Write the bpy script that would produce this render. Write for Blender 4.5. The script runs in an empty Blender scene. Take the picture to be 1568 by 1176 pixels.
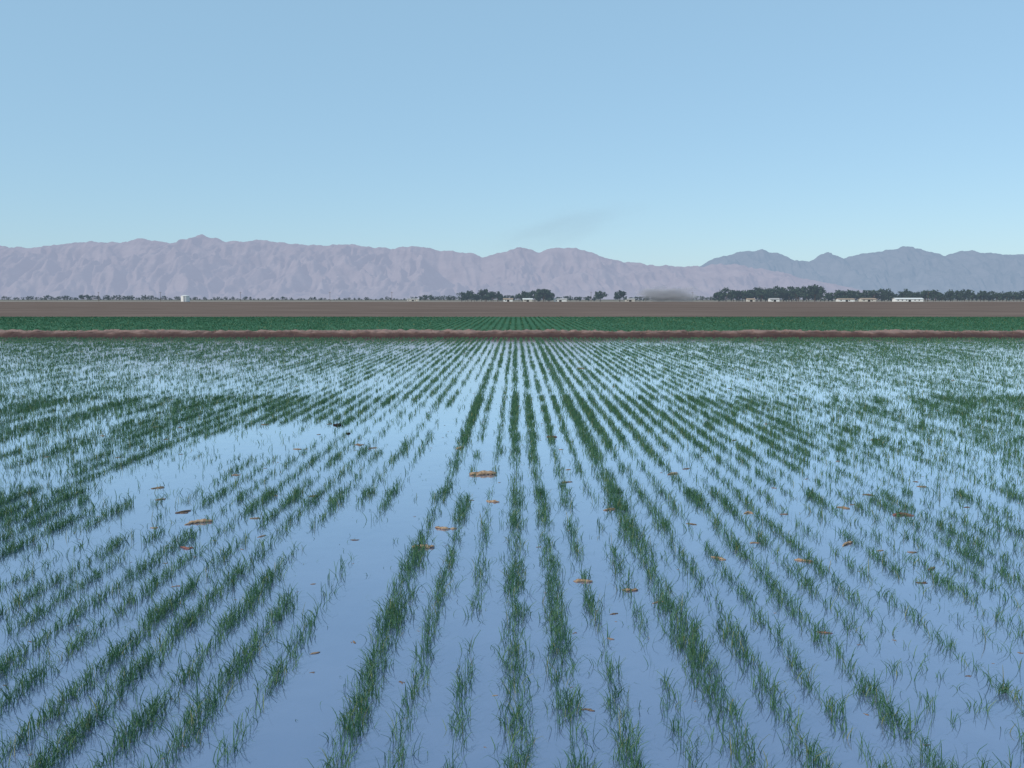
import bpy, math, random
import numpy as np
from mathutils import Vector
random.seed(3); rng=np.random.default_rng(7)
S=bpy.context.scene
F=1387.0; H=2.4; PITCH=math.atan(130/F)
# ------------------------------------------------ helpers
def g(px,py):
    """ground coordinates of a feature measured on the photo (1568 px wide)"""
    a=PITCH+math.atan((py-588)/F); D=H/math.tan(a)
    depth=D*math.cos(PITCH)+H*math.sin(PITCH)
    return ((px-790)/F*depth, D)
def at(px,D): return (px-790)/F*D*math.cos(PITCH)
def vn(x,y,seed=0):
    x=np.asarray(x,float);y=np.asarray(y,float)
    r=np.random.default_rng(seed).random((256,256))
    xi=np.floor(x).astype(int);yi=np.floor(y).astype(int);fx=x-xi;fy=y-yi
    fx=fx*fx*(3-2*fx);fy=fy*fy*(3-2*fy)
    a=r[xi%256,yi%256];b=r[(xi+1)%256,yi%256];c=r[xi%256,(yi+1)%256];d=r[(xi+1)%256,(yi+1)%256]
    return (a*(1-fx)+b*fx)*(1-fy)+(c*(1-fx)+d*fx)*fy
def fbm(x,y,seed=0,o=4):
    s=0;a=.5;t=0
    for i in range(o):
        s=s+a*vn(x*2**i,y*2**i,seed+i);t+=a;a*=.5
    return s/t
def mk(name,verts,faces,mat=None,smooth=False,parent=None):
    me=bpy.data.meshes.new(name)
    me.from_pydata([tuple(v) for v in verts],[],[tuple(f) for f in faces]);me.update()
    ob=bpy.data.objects.new(name,me);S.collection.objects.link(ob)
    if mat: me.materials.append(mat)
    if smooth: me.polygons.foreach_set("use_smooth",[True]*len(me.polygons))
    if parent: ob.parent=parent
    return ob
def mknp(name,V,Fc,mat=None,smooth=False):
    me=bpy.data.meshes.new(name)
    loops=np.concatenate([f.ravel() for f in Fc]); 
    tot=np.concatenate([np.full(len(f),f.shape[1]) for f in Fc])
    st=np.concatenate([[0],np.cumsum(tot)[:-1]])
    me.vertices.add(len(V));me.vertices.foreach_set("co",V.astype(np.float32).ravel())
    me.loops.add(len(loops));me.loops.foreach_set("vertex_index",loops.astype(np.int32))
    me.polygons.add(len(tot));me.polygons.foreach_set("loop_start",st.astype(np.int32))
    me.polygons.foreach_set("loop_total",tot.astype(np.int32))
    me.polygons.foreach_set("use_smooth",np.full(len(tot),smooth))
    me.update(calc_edges=True)
    ob=bpy.data.objects.new(name,me);S.collection.objects.link(ob)
    if mat: me.materials.append(mat)
    return ob
def grid_faces(nx,ny):
    i,j=np.meshgrid(np.arange(nx-1),np.arange(ny-1),indexing='ij')
    a=(i*ny+j).ravel()
    return np.stack([a,a+ny,a+ny+1,a+1],1)
def newmat(name):
    m=bpy.data.materials.new(name);m.use_nodes=True
    nt=m.node_tree;nt.nodes.clear();return m,nt
def nd(nt,t,**k):
    n=nt.nodes.new(t)
    for a,b in k.items():
        if a in n.inputs: n.inputs[a].default_value=b
        else: setattr(n,a,b)
    return n
def ramp(nt,cols,fac):
    r=nt.nodes.new('ShaderNodeValToRGB');e=r.color_ramp.elements
    while len(e)<len(cols): e.new(.5)
    for i,(p,c) in enumerate(cols): e[i].position=p;e[i].color=(*c,1)
    nt.links.new(fac,r.inputs[0]);return r
def noise_mat(name,c1,c2,scale=(1,1,1),nscale=1.0,rough=.95,bump=0,detail=6,c3=None,haze=None,hazef=0,spec=.1,lo=.3,hi=.7,bd=.1):
    m,nt=newmat(name);L=nt.links.new
    geo=nd(nt,'ShaderNodeNewGeometry');mp=nd(nt,'ShaderNodeMapping');mp.inputs['Scale'].default_value=scale
    L(geo.outputs['Position'],mp.inputs['Vector'])
    n=nd(nt,'ShaderNodeTexNoise');n.inputs['Scale'].default_value=nscale;n.inputs['Detail'].default_value=detail
    n.inputs['Roughness'].default_value=.65
    L(mp.outputs[0],n.inputs['Vector'])
    cols=[(lo,c1),(hi,c2)] if c3 is None else [(lo,c1),((lo+hi)/2,c3),(hi,c2)]
    r=ramp(nt,cols,n.outputs['Fac'])
    b=nd(nt,'ShaderNodeBsdfPrincipled');b.inputs['Roughness'].default_value=rough;b.inputs['Specular IOR Level'].default_value=spec
    L(r.outputs[0],b.inputs['Base Color'])
    if bump:
        bp=nd(nt,'ShaderNodeBump');bp.inputs['Strength'].default_value=bump;bp.inputs['Distance'].default_value=bd
        L(n.outputs['Fac'],bp.inputs['Height']);L(bp.outputs[0],b.inputs['Normal'])
    o=nd(nt,'ShaderNodeOutputMaterial')
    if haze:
        e=nd(nt,'ShaderNodeEmission');e.inputs['Color'].default_value=(*haze,1);e.inputs['Strength'].default_value=1  # aerial haze painted into the material as a constant glow
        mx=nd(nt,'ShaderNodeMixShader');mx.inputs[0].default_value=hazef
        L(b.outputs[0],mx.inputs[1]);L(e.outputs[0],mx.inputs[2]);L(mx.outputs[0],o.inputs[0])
    else: L(b.outputs[0],o.inputs[0])
    return m
# ------------------------------------------------ world, sun
EL=math.radians(36);AZ=math.radians(232)
w=bpy.data.worlds.new("World");S.world=w;w.use_nodes=True
nt=w.node_tree;nt.nodes.clear()
sky=nd(nt,'ShaderNodeTexSky');sky.sky_type='NISHITA';sky.sun_disc=False
sky.sun_elevation=EL;sky.sun_rotation=AZ;sky.air_density=1.0;sky.dust_density=.5;sky.ozone_density=3.0
bg=nd(nt,'ShaderNodeBackground');bg.inputs['Strength'].default_value=.125
# thin high haze evens out the clear-sky gradient
hz=nd(nt,'ShaderNodeBackground');hz.inputs['Color'].default_value=(.39,.66,.87,1);hz.inputs['Strength'].default_value=1.0
mxw=nd(nt,'ShaderNodeMixShader');mxw.inputs[0].default_value=.58
o=nd(nt,'ShaderNodeOutputWorld');nt.links.new(sky.outputs[0],bg.inputs[0]);nt.links.new(bg.outputs[0],mxw.inputs[1]);nt.links.new(hz.outputs[0],mxw.inputs[2]);nt.links.new(mxw.outputs[0],o.inputs[0])
ld=bpy.data.lights.new("sun","SUN");ld.energy=2.7;ld.angle=math.radians(.6);ld.color=(1,.92,.82)
lo=bpy.data.objects.new("sun",ld);S.collection.objects.link(lo)
tosun=Vector((math.sin(AZ)*math.cos(EL),math.cos(AZ)*math.cos(EL),math.sin(EL)))
lo.rotation_euler=tosun.to_track_quat('Z','Y').to_euler();lo.location=(-20,-20,30)
# ------------------------------------------------ camera
cd=bpy.data.cameras.new("camera");cam=bpy.data.objects.new("camera",cd);S.collection.objects.link(cam);S.camera=cam
cd.sensor_width=36;cd.lens=36*F/1568;cd.clip_end=80000;cd.clip_start=.05
cam.location=(0,0,H);cam.rotation_euler=(math.pi/2-PITCH,0,6/F)
S.view_settings.view_transform='Standard';S.view_settings.look='None';S.view_settings.exposure=0
# ------------------------------------------------ ground
soil=noise_mat("dirt_soil",(.16,.105,.085),(.27,.19,.155),scale=(.02,.12,1),nscale=1.0,detail=8,c3=(.21,.14,.11))
mk("ground",[(-30000,-30000,0),(30000,-30000,0),(30000,30000,0),(-30000,30000,0)],[(0,1,2,3)],soil)
pale=noise_mat("pale_stubble",(.22,.19,.16),(.38,.33,.28),scale=(.01,.03,1),nscale=1)
mk("far_stubble_field",[(-4000,800,.02),(4000,800,.02),(4000,1500,.02),(-4000,1500,.02)],[(0,1,2,3)],pale)
scr=noise_mat("scrubland",(.10,.11,.085),(.22,.19,.16),scale=(.004,.01,1),nscale=1)
mk("scrubland",[(-9000,1500,.04),(9000,1500,.04),(9000,6000,.04),(-9000,6000,.04)],[(0,1,2,3)],scr)
gfm=noise_mat("green_field_soil",(.035,.12,.06),(.07,.17,.09),scale=(.3,.05,1),nscale=1)
mk("green_field",[(-220,58.5,.012),(220,58.5,.012),(220,122,.012),(-220,122,.012)],[(0,1,2,3)],gfm)
nx,ny=160,420
X,Y=np.meshgrid(np.linspace(-700,700,nx),np.linspace(0,1,ny)**1.6*(798-122.5)+122.5,indexing='ij')
Z=.02+(.10*(fbm(X*.05,Y*.35,31)) +.07*vn(X*.01,Y*.12,35))*np.clip((Y-122.5)/25,0,1)
mknp("ploughed_field",np.stack([X,Y,Z],-1).reshape(-1,3),[grid_faces(nx,ny)],
  noise_mat("ploughed_soil",(.115,.075,.058),(.235,.165,.13),scale=(.03,.10,1),nscale=1,detail=8,bump=.4))
# ------------------------------------------------ water
m,nt=newmat("flood_water");L=nt.links.new
geo=nd(nt,'ShaderNodeNewGeometry')
n1=nd(nt,'ShaderNodeTexNoise');n1.inputs['Scale'].default_value=5;n1.inputs['Detail'].default_value=3
mp=nd(nt,'ShaderNodeMapping');mp.inputs['Scale'].default_value=(1,.6,1)
L(geo.outputs['Position'],mp.inputs[0]);L(mp.outputs[0],n1.inputs['Vector'])
bp=nd(nt,'ShaderNodeBump');bp.inputs['Strength'].default_value=.22;bp.inputs['Distance'].default_value=.02
L(n1.outputs['Fac'],bp.inputs['Height'])
n2=nd(nt,'ShaderNodeTexNoise');n2.inputs['Scale'].default_value=.5;n2.inputs['Detail'].default_value=9;n2.inputs['Roughness'].default_value=.7
L(geo.outputs['Position'],n2.inputs['Vector'])
r=ramp(nt,[(.3,(.085,.12,.25)),(.7,(.15,.185,.32))],n2.outputs['Fac'])
df=nd(nt,'ShaderNodeBsdfDiffuse');L(r.outputs[0],df.inputs['Color'])
gl=nd(nt,'ShaderNodeBsdfGlossy');gl.inputs['Roughness'].default_value=.09;gl.inputs['Color'].default_value=(.91,.93,.98,1)
L(bp.outputs[0],gl.inputs['Normal'])
fr=nd(nt,'ShaderNodeFresnel');fr.inputs['IOR'].default_value=1.33
mr=nd(nt,'ShaderNodeMapRange');mr.inputs['To Min'].default_value=.30;mr.inputs['To Max'].default_value=1.0;mr.inputs['From Max'].default_value=.42
L(fr.outputs[0],mr.inputs[0])
mx=nd(nt,'ShaderNodeMixShader');L(mr.outputs[0],mx.inputs[0]);L(df.outputs[0],mx.inputs[1]);L(gl.outputs[0],mx.inputs[2])
o=nd(nt,'ShaderNodeOutputMaterial');L(mx.outputs[0],o.inputs[0])
YB=56.5
mk("flood_water",[(-220,-40,.02),(220,-40,.02),(220,YB+.6,.02),(-220,YB+.6,.02)],[(0,1,2,3)],m)
# ------------------------------------------------ berm
nx,ny=2400,26
X,T=np.meshgrid(np.linspace(-110,110,nx),np.linspace(-1,1,ny),indexing='ij')
W=1.25+.25*vn(X*.3,0*X,41)
Y=YB+.9+T*W
prof=np.clip(1-np.abs(T)**1.7,0,1)
Z=-.03+prof*(.34+.16*fbm(X*.25,T*0,42)+.24*(fbm(X*3,Y*4,43)-.4))+.10*(fbm(X*9,Y*9,44)-.5)*(prof>0.05)
Y=Y+.35*(fbm(X*.4,T*0,45)-.5)
m,nt=newmat("berm_soil");L=nt.links.new
geo=nd(nt,'ShaderNodeNewGeometry');sp=nd(nt,'ShaderNodeSeparateXYZ');L(geo.outputs['Position'],sp.inputs[0])
ns=nd(nt,'ShaderNodeTexNoise');ns.inputs['Scale'].default_value=1.5;ns.inputs['Detail'].default_value=8;L(geo.outputs['Position'],ns.inputs['Vector'])
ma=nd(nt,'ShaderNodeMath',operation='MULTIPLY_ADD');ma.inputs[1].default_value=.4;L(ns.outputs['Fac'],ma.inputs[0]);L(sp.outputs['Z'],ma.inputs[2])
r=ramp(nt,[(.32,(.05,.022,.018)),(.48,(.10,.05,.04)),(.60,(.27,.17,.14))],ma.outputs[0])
b=nd(nt,'ShaderNodeBsdfPrincipled');b.inputs['Roughness'].default_value=.9;L(r.outputs[0],b.inputs['Base Color'])
o=nd(nt,'ShaderNodeOutputMaterial');L(b.outputs[0],o.inputs[0])
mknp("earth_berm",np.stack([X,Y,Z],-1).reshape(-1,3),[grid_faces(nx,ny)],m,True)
# ------------------------------------------------ grass
def grass_mat(name,a,b_,c):
    m,nt=newmat(name);L=nt.links.new
    geo=nd(nt,'ShaderNodeNewGeometry')
    r=ramp(nt,[(0,a),(.55,b_),(.93,c),(1,(.26,.25,.11))],geo.outputs['Random Per Island'])
    b=nd(nt,'ShaderNodeBsdfPrincipled');b.inputs['Roughness'].default_value=.55;b.inputs['Specular IOR Level'].default_value=.25
    L(r.outputs[0],b.inputs['Base Color'])
    tr=nd(nt,'ShaderNodeBsdfTranslucent');L(r.outputs[0],tr.inputs[0])
    mx=nd(nt,'ShaderNodeMixShader');mx.inputs[0].default_value=.25
    L(b.outputs[0],mx.inputs[1]);L(tr.outputs[0],mx.inputs[2])
    o=nd(nt,'ShaderNodeOutputMaterial');L(mx.outputs[0],o.inputs[0]);return m
gm=grass_mat("seedling_leaf",(.035,.105,.055),(.06,.155,.08),(.11,.21,.09))
def blades(x,y,h,wd,lean,seg3=True):
    n=len(x);z0=.0
    th=rng.random(n)*2*np.pi;dx=np.cos(th);dy=np.sin(th)
    fa=rng.random(n)*2*np.pi;wx=np.cos(fa)*wd*.5;wy=np.sin(fa)*wd*.5
    pts=[]
    if seg3: prm=[(0,0,1),(.45,.22,.9),(.8,.6,.6)]
    else: prm=[(0,0,1),(.6,.35,.75)]
    for (tz,tl,ww) in prm:
        cx=x+dx*lean*tl*h;cy=y+dy*lean*tl*h;cz=z0+h*tz*np.sqrt(np.clip(1-.5*(lean*tl)**2,.2,1))
        pts.append(np.stack([cx-wx*ww,cy-wy*ww,cz],-1));pts.append(np.stack([cx+wx*ww,cy+wy*ww,cz],-1))
    cz=h*np.clip(1.0-.45*lean**2,.35,1)
    pts.append(np.stack([x+dx*lean*h,y+dy*lean*h,cz],-1))
    k=len(pts);V=np.stack(pts,1).reshape(-1,3);b0=np.arange(n)*k
    Q=[np.stack([b0+2*i,b0+2*i+1,b0+2*i+3,b0+2*i+2],1) for i in range(len(prm)-1)]
    T=np.stack([b0+k-3,b0+k-2,b0+k-1],1)
    return V,Q,T
def sm(a,b,x):
    t=np.clip((x-a)/(b-a),0,1);return t*t*(3-2*t)
SP=.30
def patch(x0,x1,yf,yn,s):
    xc=(x0+x1)/2;ym=(yf+yn)/2
    a=g(x0,ym);b=g(x1,ym);f=g(xc,yf);n_=g(xc,yn)
    return ((a[0]+b[0])/2,(f[1]+n_[1])/2,abs(b[0]-a[0])/2,abs(f[1]-n_[1])/2,s)
OPEN=[patch(455,545,860,1160,1),patch(440,560,770,930,1),patch(290,530,645,712,.95),patch(150,340,700,775,.95),patch(540,690,605,690,.85),
      patch(600,690,690,745,.8),patch(470,620,700,760,.4),patch(150,300,775,830,.8),patch(690,760,540,590,.5),patch(530,620,560,640,.5),
      patch(590,680,770,830,.8),patch(400,470,940,1010,.6),patch(560,690,520,550,.4),patch(1230,1420,690,760,.3),patch(1040,1300,780,830,.4),
      patch(380,480,790,850,.6),patch(1280,1440,790,860,.4),patch(730,770,600,700,.6),patch(1130,1240,880,960,.3),patch(250,420,560,600,.35),patch(640,720,800,850,.6)]
DENSE=[patch(820,860,545,580,1.2),patch(200,330,860,960,.6),patch(390,460,860,960,.6),patch(560,640,850,1050,.3)]
strong={0:1.25,1:1.25,-1:.4,-2:.8,-3:1.5,2:.75,3:.65,4:2.6,5:1.35,6:.7,7:1.3,8:.95,9:.9,10:1.0,11:.8,12:1.1,-4:.02,-5:.6,-6:1.3,-7:1.1,-8:1.3,-9:1.0,-10:1.0}
def field_rows(y0,y1,margin,bpm,patches=True,sp=SP):
    xs=[];ys=[]
    nr=int((.62*y1+margin)/sp)
    for i in range(-nr,nr+1):
        X0=i*sp+(.0 if not patches else (rng.random()-.5)*.04)
        if i>=5 and patches: X0+=.02
        ylo=max(y0,(abs(X0)-margin)/.62)
        if ylo>=y1: continue
        st=strong.get(i,.6+.6*((i*7919)%97)/97) if patches else 1
        ln=y1-ylo
        yy=np.linspace(ylo,y1,max(4,int(ln*4)));d=bpm(yy);tot=float(np.mean(d)*ln)
        n=int(tot*2.0)
        c=np.cumsum(d);c=c/c[-1]
        y=np.interp(rng.random(n),c,yy)
        if patches:
            st_y=st+(1-st)*sm(22,35,y)*.6
            a=fbm(y*.55+i*7.3,y*0+i*1.7,50,3)
            a2=vn(y*3.3+i*3.1,y*0+i*.9,57)
            bN=fbm(X0*.13+y*0+9,y*.10+4,60,3)
            gap=(.26+.84*sm(.30,.52,a))
            if st>1.2: gap=.55+.45*gap
            p=st_y*gap*(.40+.70*sm(.15,.6,a2))*(.55+.60*sm(.30,.55,bN))*(1-.20*sm(22,32,y))*1.08
            wob=.7*(fbm(X0*.9+y*0,y*.6,90,3)-.5)
            for (cx,cy,rx,ry,s) in OPEN:
                q=((X0-cx)/rx)**2+((y-cy)/ry)**2+wob
                p=p*(1-s*(1-sm(.5,1.4,q)))
            for (cx,cy,rx,ry,s) in DENSE:
                q=((X0-cx)/rx)**2+((y-cy)/ry)**2
                p=p*(1+s*(1-sm(.5,1.3,q)))
            p=p*.62
        else:
            p=.35+.3*vn(y*.3+i*3,y*0+i,70)
        k=rng.random(n)<p
        y=y[k];n=len(y)
        x=X0+rng.normal(0,1,n)*(.019+.019*min(st,2.2))
        if patches: x=x+.05*(fbm(y*.35,y*0+i*3.1,80,2)-.5)
        xs.append(x);ys.append(y)
    return np.concatenate(xs),np.concatenate(ys)
def build(name,specs,mat):
    Vs=[];Qs=[];off=0
    for s in specs:
        V,Q,T=blades(*s)
        Vs.append(V)
        for q in Q: Qs.append(q+off)
        Qs.append(T+off);off+=len(V)
    qs=np.concatenate([q for q in Qs if q.shape[1]==4]);ts=np.concatenate([q for q in Qs if q.shape[1]==3])
    return mknp(name,np.concatenate(Vs),[qs,ts],mat,False)
specs=[]
def tuft(x,y,per,jit,hm,wfun,s3):
    n=len(x);X=np.repeat(x,per)+rng.normal(0,jit,n*per);Y=np.repeat(y,per)+rng.normal(0,jit,n*per)
    th=np.repeat(.7+.6*rng.random(n),per)
    h=hm*th*(.55+.6*rng.random(n*per));lean=.15+.95*rng.random(n*per)
    return (X,Y,h,wfun(Y)*(.7+.6*rng.random(n*per)),lean,s3)
x,y=field_rows(2.6,11,2.2,lambda d:72+0*d)
specs.append(tuft(x,y,4,.014,.124,lambda Y:.0036+.00022*Y,True))
x,y=field_rows(11,22,3,lambda d:55+0*d)
specs.append(tuft(x,y,3,.015,.118,lambda Y:.0038+.00024*Y,False))
x,y=field_rows(22,YB-.2,4,lambda d:31-.30*(d-22))
specs.append(tuft(x,y,2,.02,.10,lambda Y:.004+.00026*Y,False))
nS=9000;ys=3+42*rng.random(nS)**.8;xs=(rng.random(nS)*2-1)*(ys*.62+2)
specs.append((xs,ys,.03+.05*rng.random(nS),.003+.0003*ys,.6+.5*rng.random(nS),False))
build("flooded_crop_seedlings",specs,gm)
x,y=field_rows(59.5,121,6,lambda d:4.5+0*d,patches=False,sp=.6)
gm2=grass_mat("green_crop_leaf",(.035,.12,.065),(.055,.15,.08),(.07,.18,.09))
sp2=tuft(x,y,2,.05,.14,lambda Y:.0006*Y,False)
build("green_crop",[sp2],gm2)
n=5000;xs=(rng.random(n)*2-1)*60;ys=YB+.9+rng.normal(0,.45,n)
V,Q,T=blades(xs,ys,.12+.18*rng.random(n),np.full(n,.02),.5+.6*rng.random(n),False)
V[:,2]+=.30*np.repeat(np.clip(1-np.abs((ys-YB-.9)/1.3)**1.7,0,1),5)
mknp("berm_straw",V,[np.concatenate(Q),T],noise_mat("straw",(.16,.11,.07),(.30,.20,.15),nscale=8))
# ------------------------------------------------ mountains
def range_mesh(name,prof,R0,depth,nx,ny,seed,mat,xr):
    px=np.array([p[0] for p in prof],float);py=np.array([p[1] for p in prof],float)
    xs=np.linspace(xr[0],xr[1],nx)
    hgt=np.interp(xs,px,458-py)
    hgt=hgt+3.4*(fbm(xs*.08,xs*0,seed+40,4)-.5)*np.clip(hgt/40,0,1)*2
    hgt=np.clip(hgt,0,None)/F*R0+np.where(hgt>0,H,0)
    Xc=(xs-790)/F*R0
    t=np.linspace(0,1.35,ny)
    XX,TT=np.meshgrid(Xc,t,indexing='ij');HH=np.repeat(hgt[:,None],ny,1)
    YY=R0-depth+TT*depth
    base=np.where(TT<1,(.45*TT+.55*TT**1.8),np.clip(1-(TT-1)*2.2,0,1))
    wx=XX+200*(fbm(XX/400,YY/400,seed+20,3)-.5)
    def rid(f,s,o):
        v=fbm(wx/f,YY/(f*2.4),s,o);return 1-np.abs(2*v-1)*2.4
    r1=rid(430,seed,3);r2=rid(160,seed+5,3);r3=rid(60,seed+9,3)
    env=np.sin(np.clip(TT,0,1)**.85*math.pi)**.7
    ZZ=HH*base+HH*env*(.34*(r1-.45)+.20*(r2-.45)+.10*(r3-.45))
    ZZ=np.where(TT<.97,np.minimum(ZZ,HH*.985*(YY/R0)),ZZ)
    ZZ=np.maximum(ZZ,-5)
    return mknp(name,np.stack([XX,YY,ZZ],-1).reshape(-1,3),[grid_faces(nx,ny)],mat,True)
P1=[(-900,400),(-600,385),(-400,392),(-200,380),(-80,386),(0,377),(50,381),(100,375),(143,371),(180,371),(200,373),(222,365),(245,369),(268,375),(290,367),(315,361),(345,370),(375,371),(400,367),(430,373),(480,376),(540,374),(570,378),(600,382),(635,378),(680,384),(725,390),(740,395),(760,388),(792,381),(825,386),(855,378),(885,383),(920,393),(960,402),(1000,408),(1040,410),(1075,407),(1120,405),(1150,411),(1200,420),(1250,431),(1300,445),(1345,458),(1400,462)]
P2=[(940,458),(1000,440),(1050,420),(1075,404),(1100,393),(1130,387),(1168,384),(1190,390),(1215,399),(1235,401),(1260,388),(1285,396),(1310,390),(1350,385),(1387,378),(1415,386),(1440,391),(1480,384),(1530,392),(1580,387),(1700,395),(1900,385),(2200,405),(2600,430)]
mm=noise_mat("desert_mountain_rock",(.22,.165,.16),(.42,.33,.31),scale=(.008,.008,.015),nscale=1,detail=10,haze=(.375,.43,.585),hazef=.73,bump=.8,bd=30)  # rock colour with airlight painted in as an even lilac-blue glow
mm2=noise_mat("far_mountain_rock",(.15,.14,.15),(.30,.26,.27),scale=(.006,.006,.01),nscale=1,detail=10,haze=(.29,.40,.55),hazef=.76,bump=.8,bd=40)  # farther rock, bluer airlight painted in the same way
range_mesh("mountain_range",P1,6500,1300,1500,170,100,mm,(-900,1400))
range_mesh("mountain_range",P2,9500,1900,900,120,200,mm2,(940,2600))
# ------------------------------------------------ trees
def tree_geo(x,y,h,wr,seed,dense=1.0):
    r=np.random.default_rng(seed);V=[];Fq=[]
    def limb(a,b,ra,rb):
        o=len(V);a=np.array(a);b=np.array(b);d=b-a;d=d/np.linalg.norm(d)
        u=np.cross(d,[0.3,1,.1]);u/=np.linalg.norm(u);v=np.cross(d,u)
        for c,rr in ((a,ra),(b,rb)):
            for k in range(6):
                t=k/6*2*math.pi;V.append(c+rr*(math.cos(t)*u+math.sin(t)*v))
        for k in range(6): Fq.append((o+k,o+(k+1)%6,o+6+(k+1)%6,o+6+k))
    limb((x,y,-.1),(x+.02*h,y,h*.55),.035*h,.018*h)
    cl=[]
    for k in range(7):
        t=r.random()*6.28;e=(x+math.cos(t)*h*wr*.8,y+math.sin(t)*h*wr*.8,h*(.32+.5*r.random()))
        limb((x+.01*h,y,h*(.2+.2*r.random())),e,.014*h,.005*h);cl.append(e)
    cl.append((x,y,h*.82));nb=len(Fq)
    for k in range(7): cl.append((x+r.normal()*h*wr*.5,y+r.normal()*h*wr*.5,h*(.2+.6*r.random())))
    for c in cl:
        rad=h*(.14+.10*r.random());n=int(36*dense)
        d=r.normal(size=(n,3));d/=np.linalg.norm(d,axis=1)[:,None]
        P=np.array(c)+d*rad*(.4+.65*r.random((n,1)))*np.array([1.15,1.1,.85]);P[:,2]=np.maximum(P[:,2],.04*h)
        s=h*(.035+.035*r.random((n,1)));u=r.normal(size=(n,3));u/=np.linalg.norm(u,axis=1)[:,None];v=np.cross(u,d+.01);v/=np.linalg.norm(v,axis=1)[:,None]+1e-6
        Q=np.stack([P-u*s-v*s*.6,P+u*s-v*s*.5,P+u*s*.7+v*s,P-u*s*.8+v*s*.7],1).reshape(-1,3)
        o=len(V);V.extend(Q);Fq.extend([(o+4*i,o+4*i+1,o+4*i+2,o+4*i+3) for i in range(n)])
    return V,Fq,nb
bark=noise_mat("bark",(.06,.045,.035),(.12,.09,.07),nscale=3,haze=(.30,.34,.44),hazef=.15)  # bark colour with a little distance haze painted in as glow
m,nt=newmat("tree_leaves");L=nt.links.new
geo=nd(nt,'ShaderNodeNewGeometry');r=ramp(nt,[(0,(.018,.035,.022)),(.6,(.035,.06,.035)),(1,(.07,.10,.05))],geo.outputs['Random Per Island'])
b=nd(nt,'ShaderNodeBsdfPrincipled');b.inputs['Roughness'].default_value=.8;b.inputs['Specular IOR Level'].default_value=.1;L(r.outputs[0],b.inputs['Base Color'])
e=nd(nt,'ShaderNodeEmission');e.inputs['Color'].default_value=(.25,.34,.48,1)  # bluish glow mixed into the leaves to imitate distance haze
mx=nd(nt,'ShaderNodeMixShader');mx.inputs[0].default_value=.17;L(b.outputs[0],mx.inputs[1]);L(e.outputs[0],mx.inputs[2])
o=nd(nt,'ShaderNodeOutputMaterial');L(mx.outputs[0],o.inputs[0]);leaf=m
def tree_obj(name,items):
    V=[];Fq=[];mi=[]
    for (x,y,h,wr,s,dn) in items:
        v,f,nb=tree_geo(x,y,h,wr,s,dn);o=len(V);V+=v;Fq+=[tuple(i+o for i in q) for q in f];mi+=[0]*nb+[1]*(len(f)-nb)
    ob=mk(name,V,Fq);ob.data.materials.append(bark);ob.data.materials.append(leaf)
    ob.data.polygons.foreach_set("material_index",mi);return ob
items=[]
def row(x0,x1,n,top,D,var=.25,dn=.8):
    for k in range(n):
        px=x0+(x1-x0)*(k+random.random()*.8)/n;d=D*(1+.06*random.random())
        h=((458-top)/F*d+H)*(1.1-var*random.random())
        items.append((at(px,d),d,h,.36+.2*random.random(),random.randint(0,99999),dn))
row(706,768,13,445,900,.45);row(768,805,5,450,930);row(800,846,9,444,900,.4);row(850,915,9,453,950,.4);row(965,990,4,454,930)
row(1096,1180,17,441,900,.45);row(1170,1232,12,439,920,.4);row(1232,1305,13,443,930,.45);row(1305,1440,26,443,960,.55);row(1440,1600,28,443,960,.55)
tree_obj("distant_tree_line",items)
items=[]
row(60,260,40,451.5,1500,.6,.4);row(260,700,80,454,1500,.7,.4);row(-60,60,16,453,1500,.5,.4);row(990,1100,22,453,1400,.4,.4);row(640,700,10,451,1400,.5,.4);row(1440,1620,20,452,1500,.5,.4)
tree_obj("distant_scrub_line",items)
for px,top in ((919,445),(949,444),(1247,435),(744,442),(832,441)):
    d=880;tree_obj("tree",[(at(px,d),d,(458-top)/F*d+H,.45,px,1.4)])
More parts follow.
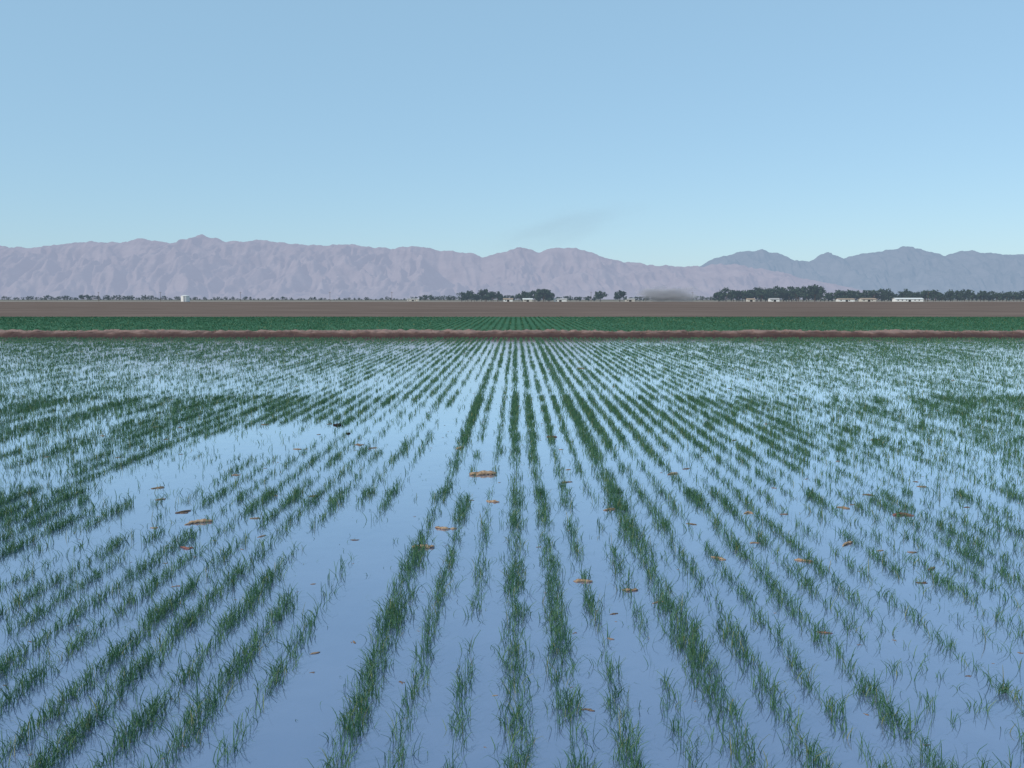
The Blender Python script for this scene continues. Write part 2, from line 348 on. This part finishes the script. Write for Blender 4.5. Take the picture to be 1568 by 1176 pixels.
# ------------------------------------------------ buildings
def flat(name,c,rough=.7):
    return noise_mat(name,tuple(v*.9 for v in c),c,nscale=.8,rough=rough)
white=flat("white_paint",(.80,.79,.76));cream=flat("cream_wall",(.62,.58,.52));roofm=flat("metal_roof",(.50,.47,.45));tanroof=flat("tan_roof",(.42,.32,.25));dark=flat("dark_opening",(.05,.055,.06));steel=flat("steel",(.35,.35,.36))
def box(name,x0,x1,y0,y1,z0,z1,mat,par):
    v=[(x0,y0,z0),(x1,y0,z0),(x1,y1,z0),(x0,y1,z0),(x0,y0,z1),(x1,y0,z1),(x1,y1,z1),(x0,y1,z1)]
    return mk(name,v,[(0,3,2,1),(4,5,6,7),(0,1,5,4),(1,2,6,5),(2,3,7,6),(3,0,4,7)],mat,parent=par)
def shed(name,px,d,L_,Hh,wm,rm,depth=9):
    e=bpy.data.objects.new(name,None);S.collection.objects.link(e);e.location=(at(px,d),d,0)
    l=L_/2
    v=[(-l,0,0),(l,0,0),(l,depth,0),(-l,depth,0),(-l,0,Hh),(l,0,Hh),(l,depth,Hh),(-l,depth,Hh),(-l,depth/2,Hh*1.42),(l,depth/2,Hh*1.42)]
    mk("walls",v,[(0,1,5,4),(2,3,7,6),(1,2,6,9,5),(3,0,4,8,7)],wm,parent=e)
    r=.5;zr=Hh*1.42;t=.15;sl=(zr-Hh)/(depth/2)
    v=[(-l-r,-r,Hh-sl*r+.05),(l+r,-r,Hh-sl*r+.05),(l+r,depth/2,zr+.05),(-l-r,depth/2,zr+.05),(l+r,depth+r,Hh-sl*r+.05),(-l-r,depth+r,Hh-sl*r+.05)]
    v+= [(a,b_,c+t) for a,b_,c in v]
    mk("roof",v,[(0,3,2,1),(3,5,4,2),(6,7,8,9),(9,8,10,11),(0,1,7,6),(4,5,11,10),(1,2,8,7),(2,4,10,8),(3,0,6,9),(5,3,9,11)],rm,parent=e)
    box("door",-1.2,1.2,-.06,-.003,0,Hh*.72,dark,e)
    k=-l+2
    i=0
    while k<l-2:
        if abs(k)>2.4: box("window_%d"%i,k-.6,k+.6,-.05,-.003,Hh*.4,Hh*.75,dark,e);i+=1
        k+=4
shed("farm_shed",1392,870,26,2.4,white,white);shed("farm_shed",1330,890,14,2.3,cream,tanroof);shed("farm_shed",1296,880,15,2.1,white,tanroof)
shed("farm_house",1186,870,9,2.2,white,roofm,7);shed("farm_house",858,880,12,2.0,white,roofm,7);shed("farm_shed",808,870,9,2.1,cream,white,7)
shed("farm_house",778,880,9,2.2,white,tanroof,7);shed("farm_house",1150,880,7,2.1,cream,tanroof,6);shed("farm_shed",965,900,9,2.0,cream,roofm,6);shed("farm_shed",632,1100,14,2.0,cream,roofm,6)
d=800;e=bpy.data.objects.new("water_tank",None);S.collection.objects.link(e);e.location=(at(283,d),d,0)
def cyl(name,r0,r1,z0,z1,mat,par,n=40,cx=0,cy=0,cap=True):
    v=[(cx+r0*math.cos(i/n*6.28318),cy+r0*math.sin(i/n*6.28318),z0) for i in range(n)]+[(cx+r1*math.cos(i/n*6.28318),cy+r1*math.sin(i/n*6.28318),z1) for i in range(n)]
    f=[(i,(i+1)%n,n+(i+1)%n,n+i) for i in range(n)]
    if cap: f.append(tuple(range(n,2*n)));f.append(tuple(range(n-1,-1,-1)))
    return mk(name,v,f,mat,parent=par)
cyl("shell",3.6,3.6,.25,5.1,white,e);cyl("rim",3.72,3.72,5.1,5.3,white,e);cyl("roof_cone",3.6,.3,5.3,6.0,white,e);cyl("vent",.3,.3,6.0,6.3,steel,e,12)
cyl("base_ring",3.9,3.9,-.1,.25,steel,e)
box("ladder",-.25,.25,-3.9,-3.78,.3,5.1,steel,e)
wood=flat("pole_wood",(.14,.11,.09))
for k,px in enumerate((150,245,368,505,600,905,1060,1215,1420)):
    d=950;e=bpy.data.objects.new("utility_pole",None);S.collection.objects.link(e);e.location=(at(px,d),d,0)
    cyl("pole",.2,.13,0,10,wood,e,10);box("crossarm",-1.2,1.2,-.34,-.2,9.1,9.3,wood,e)
    for q in (-1.1,-.4,.4,1.1): cyl("insulator",.07,.05,9.3,9.5,white,e,8,q,-.27)
# ------------------------------------------------ dust and smoke (real volumes)
def puff(name,px,pz,D,rx,rz,ry,dens,col,seed,rot=0):
    bpy.ops.mesh.primitive_uv_sphere_add(segments=32,ring_count=16,radius=1,location=(at(px,D),D,pz))
    ob=bpy.context.object;ob.name=name;ob.scale=(rx,ry,rz);ob.rotation_euler=(0,rot,0)
    m,nt=newmat(name);L=nt.links.new
    tc=nd(nt,'ShaderNodeTexCoord');ln=nd(nt,'ShaderNodeVectorMath',operation='LENGTH');L(tc.outputs['Object'],ln.inputs[0])
    n=nd(nt,'ShaderNodeTexNoise');n.inputs['Scale'].default_value=2.2;n.inputs['Detail'].default_value=4
    ad=nd(nt,'ShaderNodeVectorMath',operation='ADD');ad.inputs[1].default_value=(seed,seed,0);L(tc.outputs['Object'],ad.inputs[0]);L(ad.outputs[0],n.inputs['Vector'])
    a=nd(nt,'ShaderNodeMath',operation='MULTIPLY_ADD');a.inputs[1].default_value=1.6;L(n.outputs['Fac'],a.inputs[0])
    s=nd(nt,'ShaderNodeMath',operation='MULTIPLY');s.inputs[1].default_value=-1.0;L(ln.outputs['Value'],s.inputs[0]);L(s.outputs[0],a.inputs[2])
    c=nd(nt,'ShaderNodeMapRange');c.inputs['From Min'].default_value=-.05;c.inputs['From Max'].default_value=.6;c.inputs['To Max'].default_value=dens;L(a.outputs[0],c.inputs[0])
    v=nd(nt,'ShaderNodeVolumePrincipled');v.inputs['Color'].default_value=(*col,1);L(c.outputs[0],v.inputs['Density'])
    o=nd(nt,'ShaderNodeOutputMaterial');L(v.outputs[0],o.inputs['Volume']);ob.data.materials.append(m)
puff("dust_cloud",1024,6,845,38,10,16,.16,(.88,.82,.82),3)
puff("smoke_plume",862,235,3000,330,75,80,.0016,(.62,.62,.68),7,-.25)
# ------------------------------------------------ floating residue
hm=noise_mat("husk",(.16,.09,.055),(.55,.40,.27),nscale=25,rough=.8)
hm_red=noise_mat("red_husk",(.15,.06,.05),(.32,.16,.13),nscale=25,rough=.7)
clodm=noise_mat("mud_clod",(.015,.014,.014),(.05,.04,.035),nscale=20)
def husk_geo(x,y,L_,seed,ang,n=10,thick=.16):
    r=np.random.default_rng(seed);V=[];Fc=[]
    for piece in range(3):
        o=len(V);a=ang+r.normal()*.35;l=L_*(1 if piece==0 else .35+.3*r.random());cx=x+(0 if piece==0 else r.normal()*L_*.25);cy=y+(0 if piece==0 else r.normal()*L_*.12)
        for i in range(n):
            t=i/(n-1);s=(t-.5)*l;rad=L_*thick*(.25+math.sin(math.pi*min(max(t,.03),.97))**.6)*.5*(1 if piece==0 else .6)*(.75+.5*r.random())
            bx=cx+math.cos(a)*s;by=cy+math.sin(a)*s+.12*l*math.sin(t*3+seed);bz=.02+rad*.5+.05*l*max(0,t-.6)
            for k in range(8):
                q=k/8*6.283;rr=rad*(.7+.6*r.random())
                V.append((bx-math.sin(a)*rr*math.cos(q),by+math.cos(a)*rr*math.cos(q),bz+rr*math.sin(q)*.75))
        for i in range(n-1):
            for k in range(8): Fc.append((o+i*8+k,o+i*8+(k+1)%8,o+(i+1)*8+(k+1)%8,o+(i+1)*8+k))
        Fc.append(tuple(o+k for k in range(7,-1,-1)));Fc.append(tuple(o+(n-1)*8+k for k in range(8)))
    return V,Fc
def husk(px,py,wpx,mat,seed,name="corn_husk",th=.16):
    X,D=g(px,py);L_=wpx/F*(D+.2);V,Fc=husk_geo(X,D,L_,seed,random.uniform(-.4,.4),thick=th);mk(name,V,Fc,mat,True)
for i,(a,b_,c) in enumerate([(740,729,44),(648,841,36),(705,688,20),(895,893,28),(307,803,34),(1297,836,28),(1230,862,26),(1100,858,22),(965,907,24),(677,812,26),(933,783,20),(1030,728,18),(1145,788,17),(755,771,20)]):
    husk(a,b_,c,hm,i+1)
for i,(a,b_,c) in enumerate([(1380,791,28),(845,671,16),(283,843,20),(1260,972,18)]): husk(a,b_,c,hm_red,i+50)
husk(517,653,12,clodm,90,"mud_clod",.4);husk(533,666,7,clodm,91,"mud_clod",.35)
V=[];Fc=[]
pts=[g(a,b_)+(c/F,) for a,b_,c in [(280,787,24),(390,797,16),(400,825,14),(480,763,16),(1155,834,16),(865,741,16),(1425,873,22),(1005,926,16),(940,944,14),(1290,780,20),(1200,790,14),(1410,747,14),(1395,848,14),(240,750,18),(245,768,14),(240,656,14),(405,652,12),(455,690,14),(550,683,16),(570,688,12),(360,730,14),(1125,676,12),(1340,675,16),(890,565,12),(1060,805,14),(1410,895,18),(235,812,14),(1050,720,12),(1330,760,14)]]
for i in range(420):
    D=4+38*random.random()**1.3;pts.append(((random.random()*2-1)*(D*.6+1),D,None))
for i,(X,D,wr) in enumerate(pts):
    Ls=wr*D if wr else (.018+.05*random.random()**3)*(1+D*.025)
    v,f=husk_geo(X,D,Ls,500+i,random.uniform(-.8,.8),6,.13);o=len(V);V+=v;Fc+=[tuple(k+o for k in q) for q in f]
mk("floating_crop_residue",V,Fc,noise_mat("residue",(.06,.04,.03),(.42,.30,.20),nscale=3),True)
